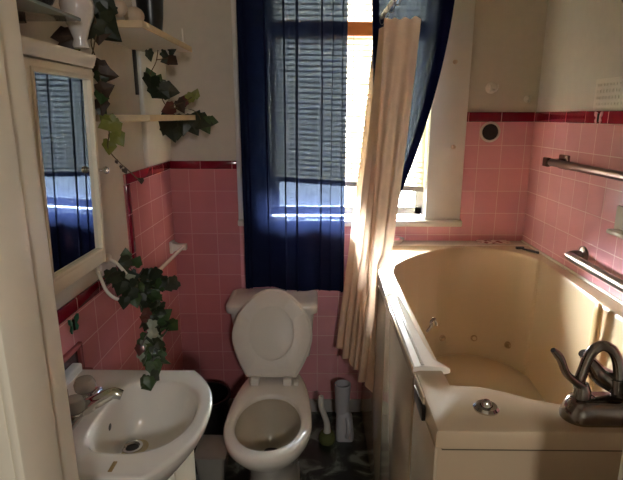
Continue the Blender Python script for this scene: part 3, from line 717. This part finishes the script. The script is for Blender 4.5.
for u in (-.070, .070):
    hb = bb(); box(hb, TX-.012+u-.019, TX-.012+u+.019, 1.935, 1.985, .418, .452, bev=.006)
    obj('hinge', hb, M['seat_white'], to)
hb = bb(); box(hb, TX-.012+.098, TX-.012+.118, 1.94, 1.97, .418, .436, bev=.004)
obj('hinge_cap', hb, M['seat_white'], to)
lv = bb(); tube(lv, [(TX-.19, 2.172, .625), (TX-.19, 2.150, .625), (TX-.13, 2.146, .615)], [.009, .007, .006], 10)
obj('flush_lever', lv, M['chrome'], to)

# ------------------------------------------------------------------ beside the toilet
b0 = at(327, 436, Z=.03); b1 = at(321, 396, Y=b0.y-.02)
tbm = thing('toilet_brush', 'white handled toilet brush standing upright right of the toilet', 'toilet brush', (b0.x, b0.y, 0))
obj('brush_head', lathe(bb(), [(.0, 0), (.036, 0), (.041, .012), (.040, .032), (.032, .05), (.012, .056), (.0, .056)], (b0.x, b0.y, 0), seg=28), M['olive'], tbm)
obj('handle', tube(bb(), smooth_path([(b0.x, b0.y, .05), (b0.x-.003, b0.y-.003, .11), (b1.x+.003, b1.y, .2), (b1.x, b1.y, b1.z)], 5), [.019, .016, .0145, .014, .016, .012], 14), M['white_plastic'], tbm)
ky = 2.19; kc = at(343, 412, Y=ky).x
cy_ = thing('brush_caddy', 'grey white plastic toilet brush caddy against the back wall', 'caddy', (kc, ky, 0))
up_ = bb(); lathe(up_, [(.033, .13), (.036, .20), (.040, .285), (.0375, .288), (.034, .20), (.030, .14), (.0, .139)], (kc-.004, ky, 0), seg=28)
obj('cup', up_, M['grey_plastic'], cy_)
lw = bb(); loft(lw, [rrect(kc-.034, kc+.052, ky-.052, ky+.03, 0, .02), rrect(kc-.036, kc+.054, ky-.054, ky+.032, .02, .022), rrect(kc-.034, kc+.046, ky-.045, ky+.032, .11, .022), rrect(kc-.028, kc+.03, ky-.03, ky+.028, .145, .02)])
obj('base', lw, M['grey_plastic'], cy_, angle=50)
obj('grip', tube(bb(), smooth_path([(kc+.020, ky-.052, .03), (kc+.026, ky-.066, .06), (kc+.026, ky-.062, .10), (kc+.022, ky-.04, .125)], 5), .013, 14), M['grey_plastic'], cy_)
bxp = at(213, 452, Z=.10)
sbx = thing('storage_box', 'small clear plastic box on the floor between sink and toilet', 'box', (bxp.x, bxp.y, 0))
tubx = bb(); loft(tubx, [rrect(bxp.x-.055, bxp.x+.055, bxp.y-.07, bxp.y+.07, 0, .015), rrect(bxp.x-.065, bxp.x+.065, bxp.y-.08, bxp.y+.08, .12, .015), rrect(bxp.x-.062, bxp.x+.062, bxp.y-.077, bxp.y+.077, .12, .015), rrect(bxp.x-.052, bxp.x+.052, bxp.y-.067, bxp.y+.067, .003, .015)], caps=(True, True))
obj('tub', tubx, M['clear'], sbx)
lidb = bb(); loft(lidb, [rrect(bxp.x-.07, bxp.x+.07, bxp.y-.085, bxp.y+.085, .12, .016), rrect(bxp.x-.07, bxp.x+.07, bxp.y-.085, bxp.y+.085, .128, .016), rrect(bxp.x-.06, bxp.x+.06, bxp.y-.075, bxp.y+.075, .132, .016)])
obj('lid', lidb, M['clear'], sbx)
wb_ = thing('waste_bin', 'black waste bin in the shade between sink and toilet', 'bin', (-.50, 2.10, 0))
wbb = bb(); lathe(wbb, [(.0, 0), (.085, 0), (.105, .27), (.108, .275), (.101, .275), (.082, .01), (.0, .008)], (-.52, 2.10, 0), seg=32)
obj('bucket', wbb, M['black'], wb_)
obj('rim', lathe(bb(), [(.104, .266), (.112, .268), (.112, .282), (.101, .282), (.101, .27), (.104, .266)], (-.52, 2.10, 0), seg=32, caps=(False, False)), M['black'], wb_)

# ------------------------------------------------------------------ walk-in bathtub
TZ = .95
tu = thing('bathtub', 'cream walk in bathtub filling the right side of the room', 'bathtub', (.62, 1.6, 0))
inner = [(.305, 1.042), (.37, 1.034), (.42, 1.014), (.47, .985), (.52, .966), (.58, .957), (.928, .952), (.932, 1.45), (.944, 1.72), (.958, 2.040), (.945, 2.085), (.911, 2.172), (.842, 2.240), (.761, 2.275), (.69, 2.286), (.63, 2.275), (.567, 2.248), (.457, 2.165), (.374, 2.068), (.32, 1.985), (.300, 1.90), (.300, 1.60)]
arc = [tuple(p.to_2d()) for p in smooth_path([(x, y, 0) for x, y in inner[8:16]], 8)]
inner = inner[:8]+arc+inner[16:]
outer = [(.242, .880), (XR-.005, .880), (XR-.005, YB-.004), (.242, YB-.004)]
cT = Vector((.62, 1.55))
key = [math.atan2(y-cT.y, x-cT.x) for x, y in outer+inner]
angT = sorted(set([2*PI*k/140-PI for k in range(140)] + key))
def insT(a, d):
    p = polar(inner, cT, a); v = p-cT; return cT+v*(1-d/v.length)
rings = []
for z in (0.0, TZ-.046): rings.append([(*polar(outer, cT, a), z) for a in angT])
lip = [(.236, .864), (XR-.005, .864), (XR-.005, YB-.004), (.236, YB-.004)]
for d, z in ((0, TZ-.040), (0, TZ-.010), (.003, TZ-.003), (.010, TZ)):
    rr = []
    for a in angT:
        p = polar(lip, cT, a); x = min(max(p.x, .236+d), XR-.005); y = max(p.y, .864+d); rr.append((x, y, z))
    rings.append(rr)
for d, z in ((-.008, TZ), (-.002, TZ-.002), (.002, TZ-.008), (.004, TZ-.02), (.012, .70), (.024, .45), (.04, .30), (.06, .16), (.09, .13)):
    rings.append([(*insT(a, d), z) for a in angT])
obj('shell', loft(bb(), rings), M['tub'], tu, angle=38)
# moulded seat at the window end
se = [p for p in [insT(a, .016) for a in angT] if p.y > 1.70]
se.sort(key=lambda p: math.atan2(p.y-1.70, p.x-.62))
def seat_ring(k, z): return [(.62+(p.x-.62)*k, 1.70+(p.y-1.70)*k if p.y > 1.71 else p.y, z) for p in se]
obj('seat', loft(bb(), [seat_ring(1, .14), seat_ring(1, .40), seat_ring(.985, .412), seat_ring(.95, .418)]), M['tub'], tu, angle=60)
# apron panels on the room side and the door
obj('apron_panel', box(bb(), .2355, .2425, 1.604, YB-.006, .02, TZ-.045, bev=.002), M['apron'], tu)
obj('apron_panel', box(bb(), .2355, .2425, .874, 1.096, .02, TZ-.045, bev=.002), M['apron'], tu)
dbm = bb(); box(dbm, .232, .2425, 1.102, 1.598, .06, TZ-.012, bev=.003)
tdoor = obj('door', dbm, M['apron'], tu)
dt = bb(); loft(dt, [[(x, y, TZ+z) for x, z in ((.231, -.02), (.231, .004), (.236, .010), (.256, .012), (xe-.012, .010), (xe, .003), (xe, -.006), (.262, -.02))] for y, xe in ((1.104, .322), (1.112, .322), (1.15, .296), (1.25, .286), (1.596, .280))])
obj('door_cap', dt, M['deck'], tdoor)
obj('seal_strip', box(bb(), .252, .260, 1.108, 1.592, TZ+.010, TZ+.0145, bev=.001), M['white_plastic'], tdoor)
obj('edge_trim', box(bb(), .228, .234, 1.104, 1.596, TZ-.016, TZ+.006, bev=.002), M['apron'], tdoor)
rt_ = bb(); loft(rt_, [[(x, y, TZ+z) for x, z in ((.233, -.012), (.233, .004), (.238, .008), (.272, .008), (.278, .002), (.278, -.004))] for y in (1.612, 1.89)])
obj('rim_cap', rt_, M['deck'], tu)
rt2 = bb(); box(rt2, .231, .236, .98, 1.094, TZ-.03, TZ+.003, bev=.0015); obj('edge_trim', rt2, M['apron'], tu)
obj('seam_shadow', box(bb(), .25, XR-.006, .8735, .8805, TZ-.050, TZ-.0445), mat('seam_shadow_brown', (96, 82, 64), .5), tu)  # brown strip painting the shadow line at the seam under the lip
h0 = at(424, 393, X=.229); h1 = at(427, 410, X=.229)
obj('latch_slot', box(bb(), .2275, .2362, .968, 1.062, TZ-.048, TZ-.014, bev=.002), M['dark_hole'], tu)
# end deck in front of the window wall
dk = bb(); box(dk, .2355, XR-.005, 2.310, YB-.003, TZ-.01, TZ+.0035, bev=.002); obj('end_deck', dk, M['deck'], tu)
obj('caulk', tube(bb(), [(XR-.003, .88, TZ+.003), (XR-.003, YB-.006, TZ+.003)], .006, 10), M['deck'], wall_right)
# jets on the end wall of the well
for px, pz in ((442, 338), (474, 338), (508, 345)):
    a = {442: .455, 474: .62, 508: .80}[px]
    # find the wall depth along that sight line
    best = None
    for k in range(60):
        Y = 1.9+k*.007; q = at(px, pz, Y=Y)
        v = Vector((q.x, q.y))-cT; w = insT(math.atan2(v.y, v.x), .02)-cT
        if v.length >= w.length-.004: best = q; break
    if best is None: best = at(px, pz, Y=2.2)
    nrm = Vector((cT.x-best.x, cT.y-best.y, 0)).normalized(); rot = nrm.to_track_quat('Z', 'Y').to_matrix().to_4x4()
    jb = lathe(bb(), [(.017, -.006), (.017, .004), (.013, .008), (.009, .004), (.0, .002)], best, seg=20, M4=rot)
    obj('jet', jb, mat('jet_beige', (158, 132, 98), .3), tu)
lvb = bb(); q0 = at(431, 322, X=.316); q1 = at(427, 333, X=.316)
obj('drain_lever', tube(lvb, smooth_path([(.306, q0.y, q0.z-.03), (.318, q0.y, q0.z-.01), q0, (.328, q0.y+.012, q0.z+.004), (.335, q0.y+.012, q0.z-.015)], 5), .0038, 10), M['dark_chrome'], tu)
kp = at(486, 409, Z=TZ)
obj('control_knob', lathe(bb(), [(.026, 0), (.027, .004), (.022, .009), (.013, .009), (.012, .007), (.010, .016), (.007, .02), (.0, .021)], (kp.x, kp.y, TZ), seg=26), M['chrome'], tu)
# ------------------------------------------------------------------ tub faucet
FY = .916
tf = thing('tub_faucet', 'dark chrome tub faucet with arched spout on the front deck', 'faucet', (.62, FY, TZ))
fb = bb()
def stad(x0, x1, ry, z): 
    o = []
    for k in range(17): a = PI/2+PI*k/16; o.append((x0+ry+ry*math.cos(a), FY+ry*math.sin(a), z))
    for k in range(17): a = -PI/2+PI*k/16; o.append((x1-ry+ry*math.cos(a), FY+ry*math.sin(a), z))
    return o
loft(fb, [stad(.500, .800, .036, TZ), stad(.499, .801, .037, TZ+.006), stad(.504, .796, .034, TZ+.024), stad(.512, .788, .028, TZ+.040), stad(.522, .778, .020, TZ+.046)])
obj('base', fb, M['dark_chrome'], tf, angle=55)
def fp(x, y, Y=FY): return at(x, y, Y=Y)
obj('valve_post', tube(bb(), [(.537, FY, TZ+.03), (.537, FY, TZ+.062), (.535, FY, TZ+.075)], [.018, .016, .012], 16), M['dark_chrome'], tf)
l0 = Vector((.534, FY, TZ+.07))
obj('lever_handle', tube(bb(), smooth_path([l0, fp(567, 374), fp(560, 358), fp(553, 350)], 5), [.013, .010, .0105, .0115, .007], 12, flat=.75), M['dark_chrome'], tf)
sp = [Vector((.562, FY+.004, TZ+.035)), fp(579, 388, FY+.004), fp(584, 368, FY+.004), fp(591, 353, FY+.004), fp(601, 346, FY+.003), fp(611, 349, FY), fp(617, 359, FY-.003), fp(619, 372, FY-.006), fp(619, 382, FY-.008)]
obj('spout', tube(bb(), smooth_path(sp, 6), [.0115, .0105, .0105, .0105, .011], 16), M['dark_chrome'], tf)
obj('spout_tip', tube(bb(), [fp(619, 379, FY-.008), fp(618, 392, FY-.009)], [.015, .016], 16), M['dark_chrome'], tf)
obj('valve_post', tube(bb(), [(.628, FY+.012, TZ+.03), (.622, FY+.012, TZ+.075)], [.024, .021], 18), M['dark_chrome'], tf)
obj('lever_handle', tube(bb(), smooth_path([(.618, FY+.012, TZ+.065), fp(600, 375, FY+.012), fp(591, 363, FY+.012), fp(583, 353, FY+.012)], 5), [.026, .025, .020, .014, .011], 14, flat=.85), M['dark_chrome'], tf)
obj('valve_post', tube(bb(), [(.75, FY, TZ+.03), (.75, FY, TZ+.075)], [.018, .014], 16), M['dark_chrome'], tf)
# ------------------------------------------------------------------ things on and around the tub
t0 = at(603, 305, X=.922); t1 = at(590, 372, X=.905)
bt = thing('bath_brush', 'tan bath brush handle leaning inside the right side of the tub', 'brush', (t1.x, t1.y, t1.z-.25))
dirv = (t1-t0).normalized()
e0, e1 = t0+Vector((-.012, 0, -.002)), t1+dirv*.02
obj('handle', tube(bb(), [e0-dirv*.006, e0, e0+dirv*.012, e0+dirv*.03, e1], [.008, .016, .0195, .0205, .0195], 14, flat=.55, ref=(1, 0, 0)), M['tan'], bt)
obj('brush_head', tube(bb(), [e1-dirv*.01, e1+dirv*.02, e1+dirv*.1, e1+dirv*.13], [.017, .030, .032, .012], 16, flat=.5, ref=(1, 0, 0)), M['tan'], bt)
dsh = at(396, 243, Z=TZ+.004)
ds = thing('soap_dish', 'small white soap dish on the tub deck beside the shower curtain', 'soap dish', (dsh.x, 2.345, TZ+.004))
dc = (dsh.x-.008, 2.345, TZ+.0035)
obj('dish', lathe(bb(), [(.0, 0), (.03, 0), (.042, .012), (.048, .024), (.044, .024), (.036, .012), (.0, .008)], dc, seg=28), M['porcelain'], ds)
sp_ = bb(); lathe(sp_, [(.0, .0), (.024, .0), (.03, .01), (.024, .02), (.0, .022)], (dc[0], dc[1], TZ+.0115), seg=24)
tag(obj('soap', sp_, M['wing_pink']), 'pale pink soap lying in the white soap dish on the tub deck', 'soap')
fl = bb(); N1, N2 = 16, 10
p0 = Vector((.80, 2.328)); 
g = [[fl.verts.new((.775+.145*i/N1+.010*math.sin(j*1.3), 2.322+.060*j/N2+.004*math.sin(i*1.1), TZ+.0075+.004*abs(math.sin(i*.9+j*.7)))) for j in range(N2+1)] for i in range(N1+1)]
for i in range(N1):
    for j in range(N2): fl.faces.new((g[i][j], g[i+1][j], g[i+1][j+1], g[i][j+1]))
tag(obj('washcloth', fl, M['floral'], solid=.003), 'crumpled floral washcloth on the tub deck below the hooks', 'washcloth')
rz = thing('razor', 'black razor lying on the tub rim in the far right corner', 'razor', (.93, 2.20, TZ))
rz0, rz1 = at(521, 252.5, Z=TZ+.006), at(532, 253, Z=TZ+.006)
rz0 = Vector((.935, 2.245, TZ+.0065)); rz1 = Vector((.985, 2.165, TZ+.0065))
obj('handle', tube(bb(), [rz0, rz0.lerp(rz1, .5), rz1], [.004, .0055, .006], 10), M['black'], rz)
obj('head', box(bb(), rz0.x-.018, rz0.x+.018, rz0.y-.004, rz0.y+.012, TZ+.001, TZ+.012, bev=.002), M['black'], rz)
# right wall hardware
tw = thing('towel_bar', 'dark bronze towel bar high on the right tiled wall', 'towel bar', (XR, 1.85, 1.37))
zt_ = 1.368
pl = bb(); box(pl, XR-.014, XR+.001, 2.025, 2.095, zt_-.028, zt_+.028, bev=.004); obj('wall_plate', pl, M['bronze'], tw)
pl = bb(); box(pl, XR-.014, XR+.001, 1.265, 1.335, zt_-.028, zt_+.028, bev=.004); obj('wall_plate', pl, M['bronze'], tw)
for y in (2.06, 1.30):
    pb = bb(); loft(pb, [[(x, y+w*a, zt_+w*b) for a, b in ((-1, -1), (1, -1), (1, 1), (-1, 1))] for x, w in ((XR-.012, .014), (XR-.05, .012), (XR-.078, .019), (XR-.086, .016))]); obj('post', pb, M['bronze'], tw)
obj('bar', tube(bb(), [(XR-.066, 1.30, zt_), (XR-.066, 2.085, zt_)], .0145, 16), mat('bar_bronze', (150, 126, 122), .28, 1), tw)
gz = 1.04
gr = thing('grab_bar', 'chrome grab bar low on the right wall above the tub rim', 'grab bar', (XR, 1.6, gz))
ya = at(584, 253, X=XR-.04).y; 
gpts = [(XR, 1.835, gz), (XR-.03, 1.835, gz), (XR-.052, 1.825, gz-.001), (XR-.058, 1.79, gz-.002), (XR-.058, 1.45, gz-.004), (XR-.052, 1.415, gz-.004), (XR-.03, 1.405, gz-.004), (XR, 1.405, gz-.004)]
obj('bar', tube(bb(), smooth_path(gpts, 5), .0165, 16), M['brushed'], gr)
for y in (1.835, 1.405): obj('flange', lathe(bb(), [(.034, 0), (.034, -.006), (.026, -.012), (.014, -.014)], (XR, y, gz-.002), 'X', 24), M['brushed'], gr)
# perforated white basket
pv = thing('shower_basket', 'white perforated plastic basket on the right wall above the tiles', 'basket', (XR, 1.75, 1.57))
zb0, zb1, yb0, yb1 = 1.570, 1.668, 1.55, 1.80; xf = XR-.055
pf = bb(); nr, nc = 4, 13; pz = (zb1-zb0-.012)/nr; py = (yb1-yb0-.014)/nc
for i in range(nr+1):
    z = zb0+.006+i*pz; w = .0055 if 0 < i < nr else .008; box(pf, xf, xf+.003, yb0, yb1, z-w, z+w)
for j in range(nc+1):
    y = yb0+.007+j*py; w = .0065 if 0 < j < nc else .008; box(pf, xf+.0002, xf+.0028, y-w, y+w, zb0, zb1)
obj('front', pf, M['white_plastic'], pv, smooth=False)
sd_ = bb(); box(sd_, xf, XR+.006, yb1-.004, yb1, zb0, zb1); box(sd_, xf, XR+.006, yb0, yb0+.004, zb0, zb1); box(sd_, xf, XR+.006, yb0, yb1, zb0, zb0+.004)
obj('tray', sd_, M['white_plastic'], pv, smooth=False)
obj('hole_shade', box(bb(), xf+.012, xf+.014, yb0+.004, yb1-.004, zb0+.004, zb1), mat('basket_shade', (48, 46, 44), .7), pv, smooth=False)  # dark sheet added to paint the shade seen in the basket holes
c = at(599, 118, X=XR-.003); butterfly((XR-.003, c.y, c.z), -1, .045, M['wing_pink'], 'pink butterfly sticker on the dark red border under the basket')
pw = thing('tile_soap_holder', 'white ceramic soap holder set in the right wall tiles', 'soap dish', (XR, 1.6, 1.17))
ha = bb(); box(ha, XR-.012, XR+.001, 1.50, 1.655, 1.165, 1.262, bev=.006); obj('plate', ha, M['porcelain'], pw)
hb_ = bb(); box(hb_, XR-.05, XR-.004, 1.515, 1.632, 1.172, 1.188, bev=.006); obj('tray', hb_, M['porcelain'], pw)
# back wall: pipe hole with ring, hooks
hc = at(490, 132, Y=YB)
rh = thing('pipe_hole', 'round dark pipe hole with a white ring in the back wall tiles', 'pipe hole', (hc.x, YB, hc.z-.05))
obj('ring', lathe(bb(), [(.037, .002), (.048, .002), (.047, -.004), (.040, -.007), (.037, -.003)], (hc.x, YB, hc.z), 'Y', 36, caps=(False, False)), M['white_plastic'], rh)
obj('hole', lathe(bb(), [(.038, .001), (.038, -.002), (.0, -.0015)], (hc.x, YB, hc.z), 'Y', 36), M['dark_hole'], rh)
def hook(px, py, lab, m, s=1.0):
    c = at(px, py, Y=YB+.008)
    o = thing('wall_hook', lab, 'hook', (c.x, YB+.008, c.z-.03), 'hooks on the back wall')
    obj('base', lathe(bb(), [(.026*s, 0), (.026*s, -.003), (.02*s, -.007), (.0, -.009)], (c.x, YB+.008, c.z), 'Y', 24), m, o)
    for d in ((-1, 1) if s > .95 else (0,)):
        obj('prong', tube(bb(), smooth_path([(c.x+d*.006, YB, c.z-.008), (c.x+d*.012, YB-.018, c.z-.014), (c.x+d*.016, YB-.03, c.z-.004), (c.x+d*.018, YB-.032, c.z+.012)], 5), .005*s, 10), m, o)
hook(491, 88, 'white double hook on the plaster above the pipe hole', M['white_plastic'])
hook(527, 99, 'small pale single hook near the corner above the red border', M['white_plastic'], .62)
for px, py, lab in ((455, 62, 'small beige knob on the upper part of the right window casing'), (453, 147, 'small beige knob halfway down the right window casing')):
    c = at(px, py, Y=2.378)
    tag(obj('knob', lathe(bb(), [(.010, .001), (.010, -.004), (.006, -.008), (.009, -.014), (.006, -.02), (.0, -.021)], (c.x, 2.378, c.z), 'Y', 18), M['stone']), lab, 'knob', 'knobs on the window casing')

# ------------------------------------------------------------------ light
w = bpy.data.worlds.new('daylight'); bpy.context.scene.world = w; w.use_nodes = True
bg = w.node_tree.nodes['Background']; wn = w.node_tree.nodes; wl = w.node_tree.links
tc = wn.new('ShaderNodeTexCoord'); sx = wn.new('ShaderNodeSeparateXYZ'); wl.new(tc.outputs['Generated'], sx.inputs[0])
sk_ = wn.new('ShaderNodeMapRange'); sk_.interpolation_type = 'SMOOTHSTEP'
sk_.inputs['From Min'].default_value = -.02; sk_.inputs['From Max'].default_value = .22; sk_.inputs['To Min'].default_value = 14; sk_.inputs['To Max'].default_value = 400
wl.new(sx.outputs['Z'], sk_.inputs['Value']); wl.new(sk_.outputs[0], bg.inputs[1])
bg.inputs[0].default_value = (.97, .985, 1, 1)
def area(name, loc, target, size, power, col, portal=False, sy_=None):
    l = bpy.data.lights.new(name, 'AREA'); l.energy = power; l.color = col; l.size = size
    if sy_: l.shape = 'RECTANGLE'; l.size_y = sy_
    o = bpy.data.objects.new(name, l); C.objects.link(o); o.location = loc
    o.rotation_euler = (Vector(target)-Vector(loc)).to_track_quat('-Z', 'Y').to_euler()
    if portal: l.cycles.is_portal = True
    return o
area('window_portal', ((WX0+WX1)/2, YB+.13, (WZ0+WZ1)/2), ((WX0+WX1)/2, 0, (WZ0+WZ1)/2), WX1-WX0, 1, (1, 1, 1), True, WZ1-WZ0)
area('hall_lamp', (.30, -.95, 1.85), (.2, 1.4, .8), .14, 5.6, (1, .97, .93))
vs_ = bpy.context.scene.view_settings
vs_.view_transform = 'Standard'; vs_.look = 'None'; vs_.gamma = 1; vs_.use_curve_mapping = False; vs_.exposure = 1.02
bpy.context.scene.cycles.max_bounces = 14; bpy.context.scene.cycles.diffuse_bounces = 9; bpy.context.scene.cycles.glossy_bounces = 6;  bpy.context.scene.cycles.transparent_max_bounces = 24
bpy.context.scene.cycles.use_denoising = True
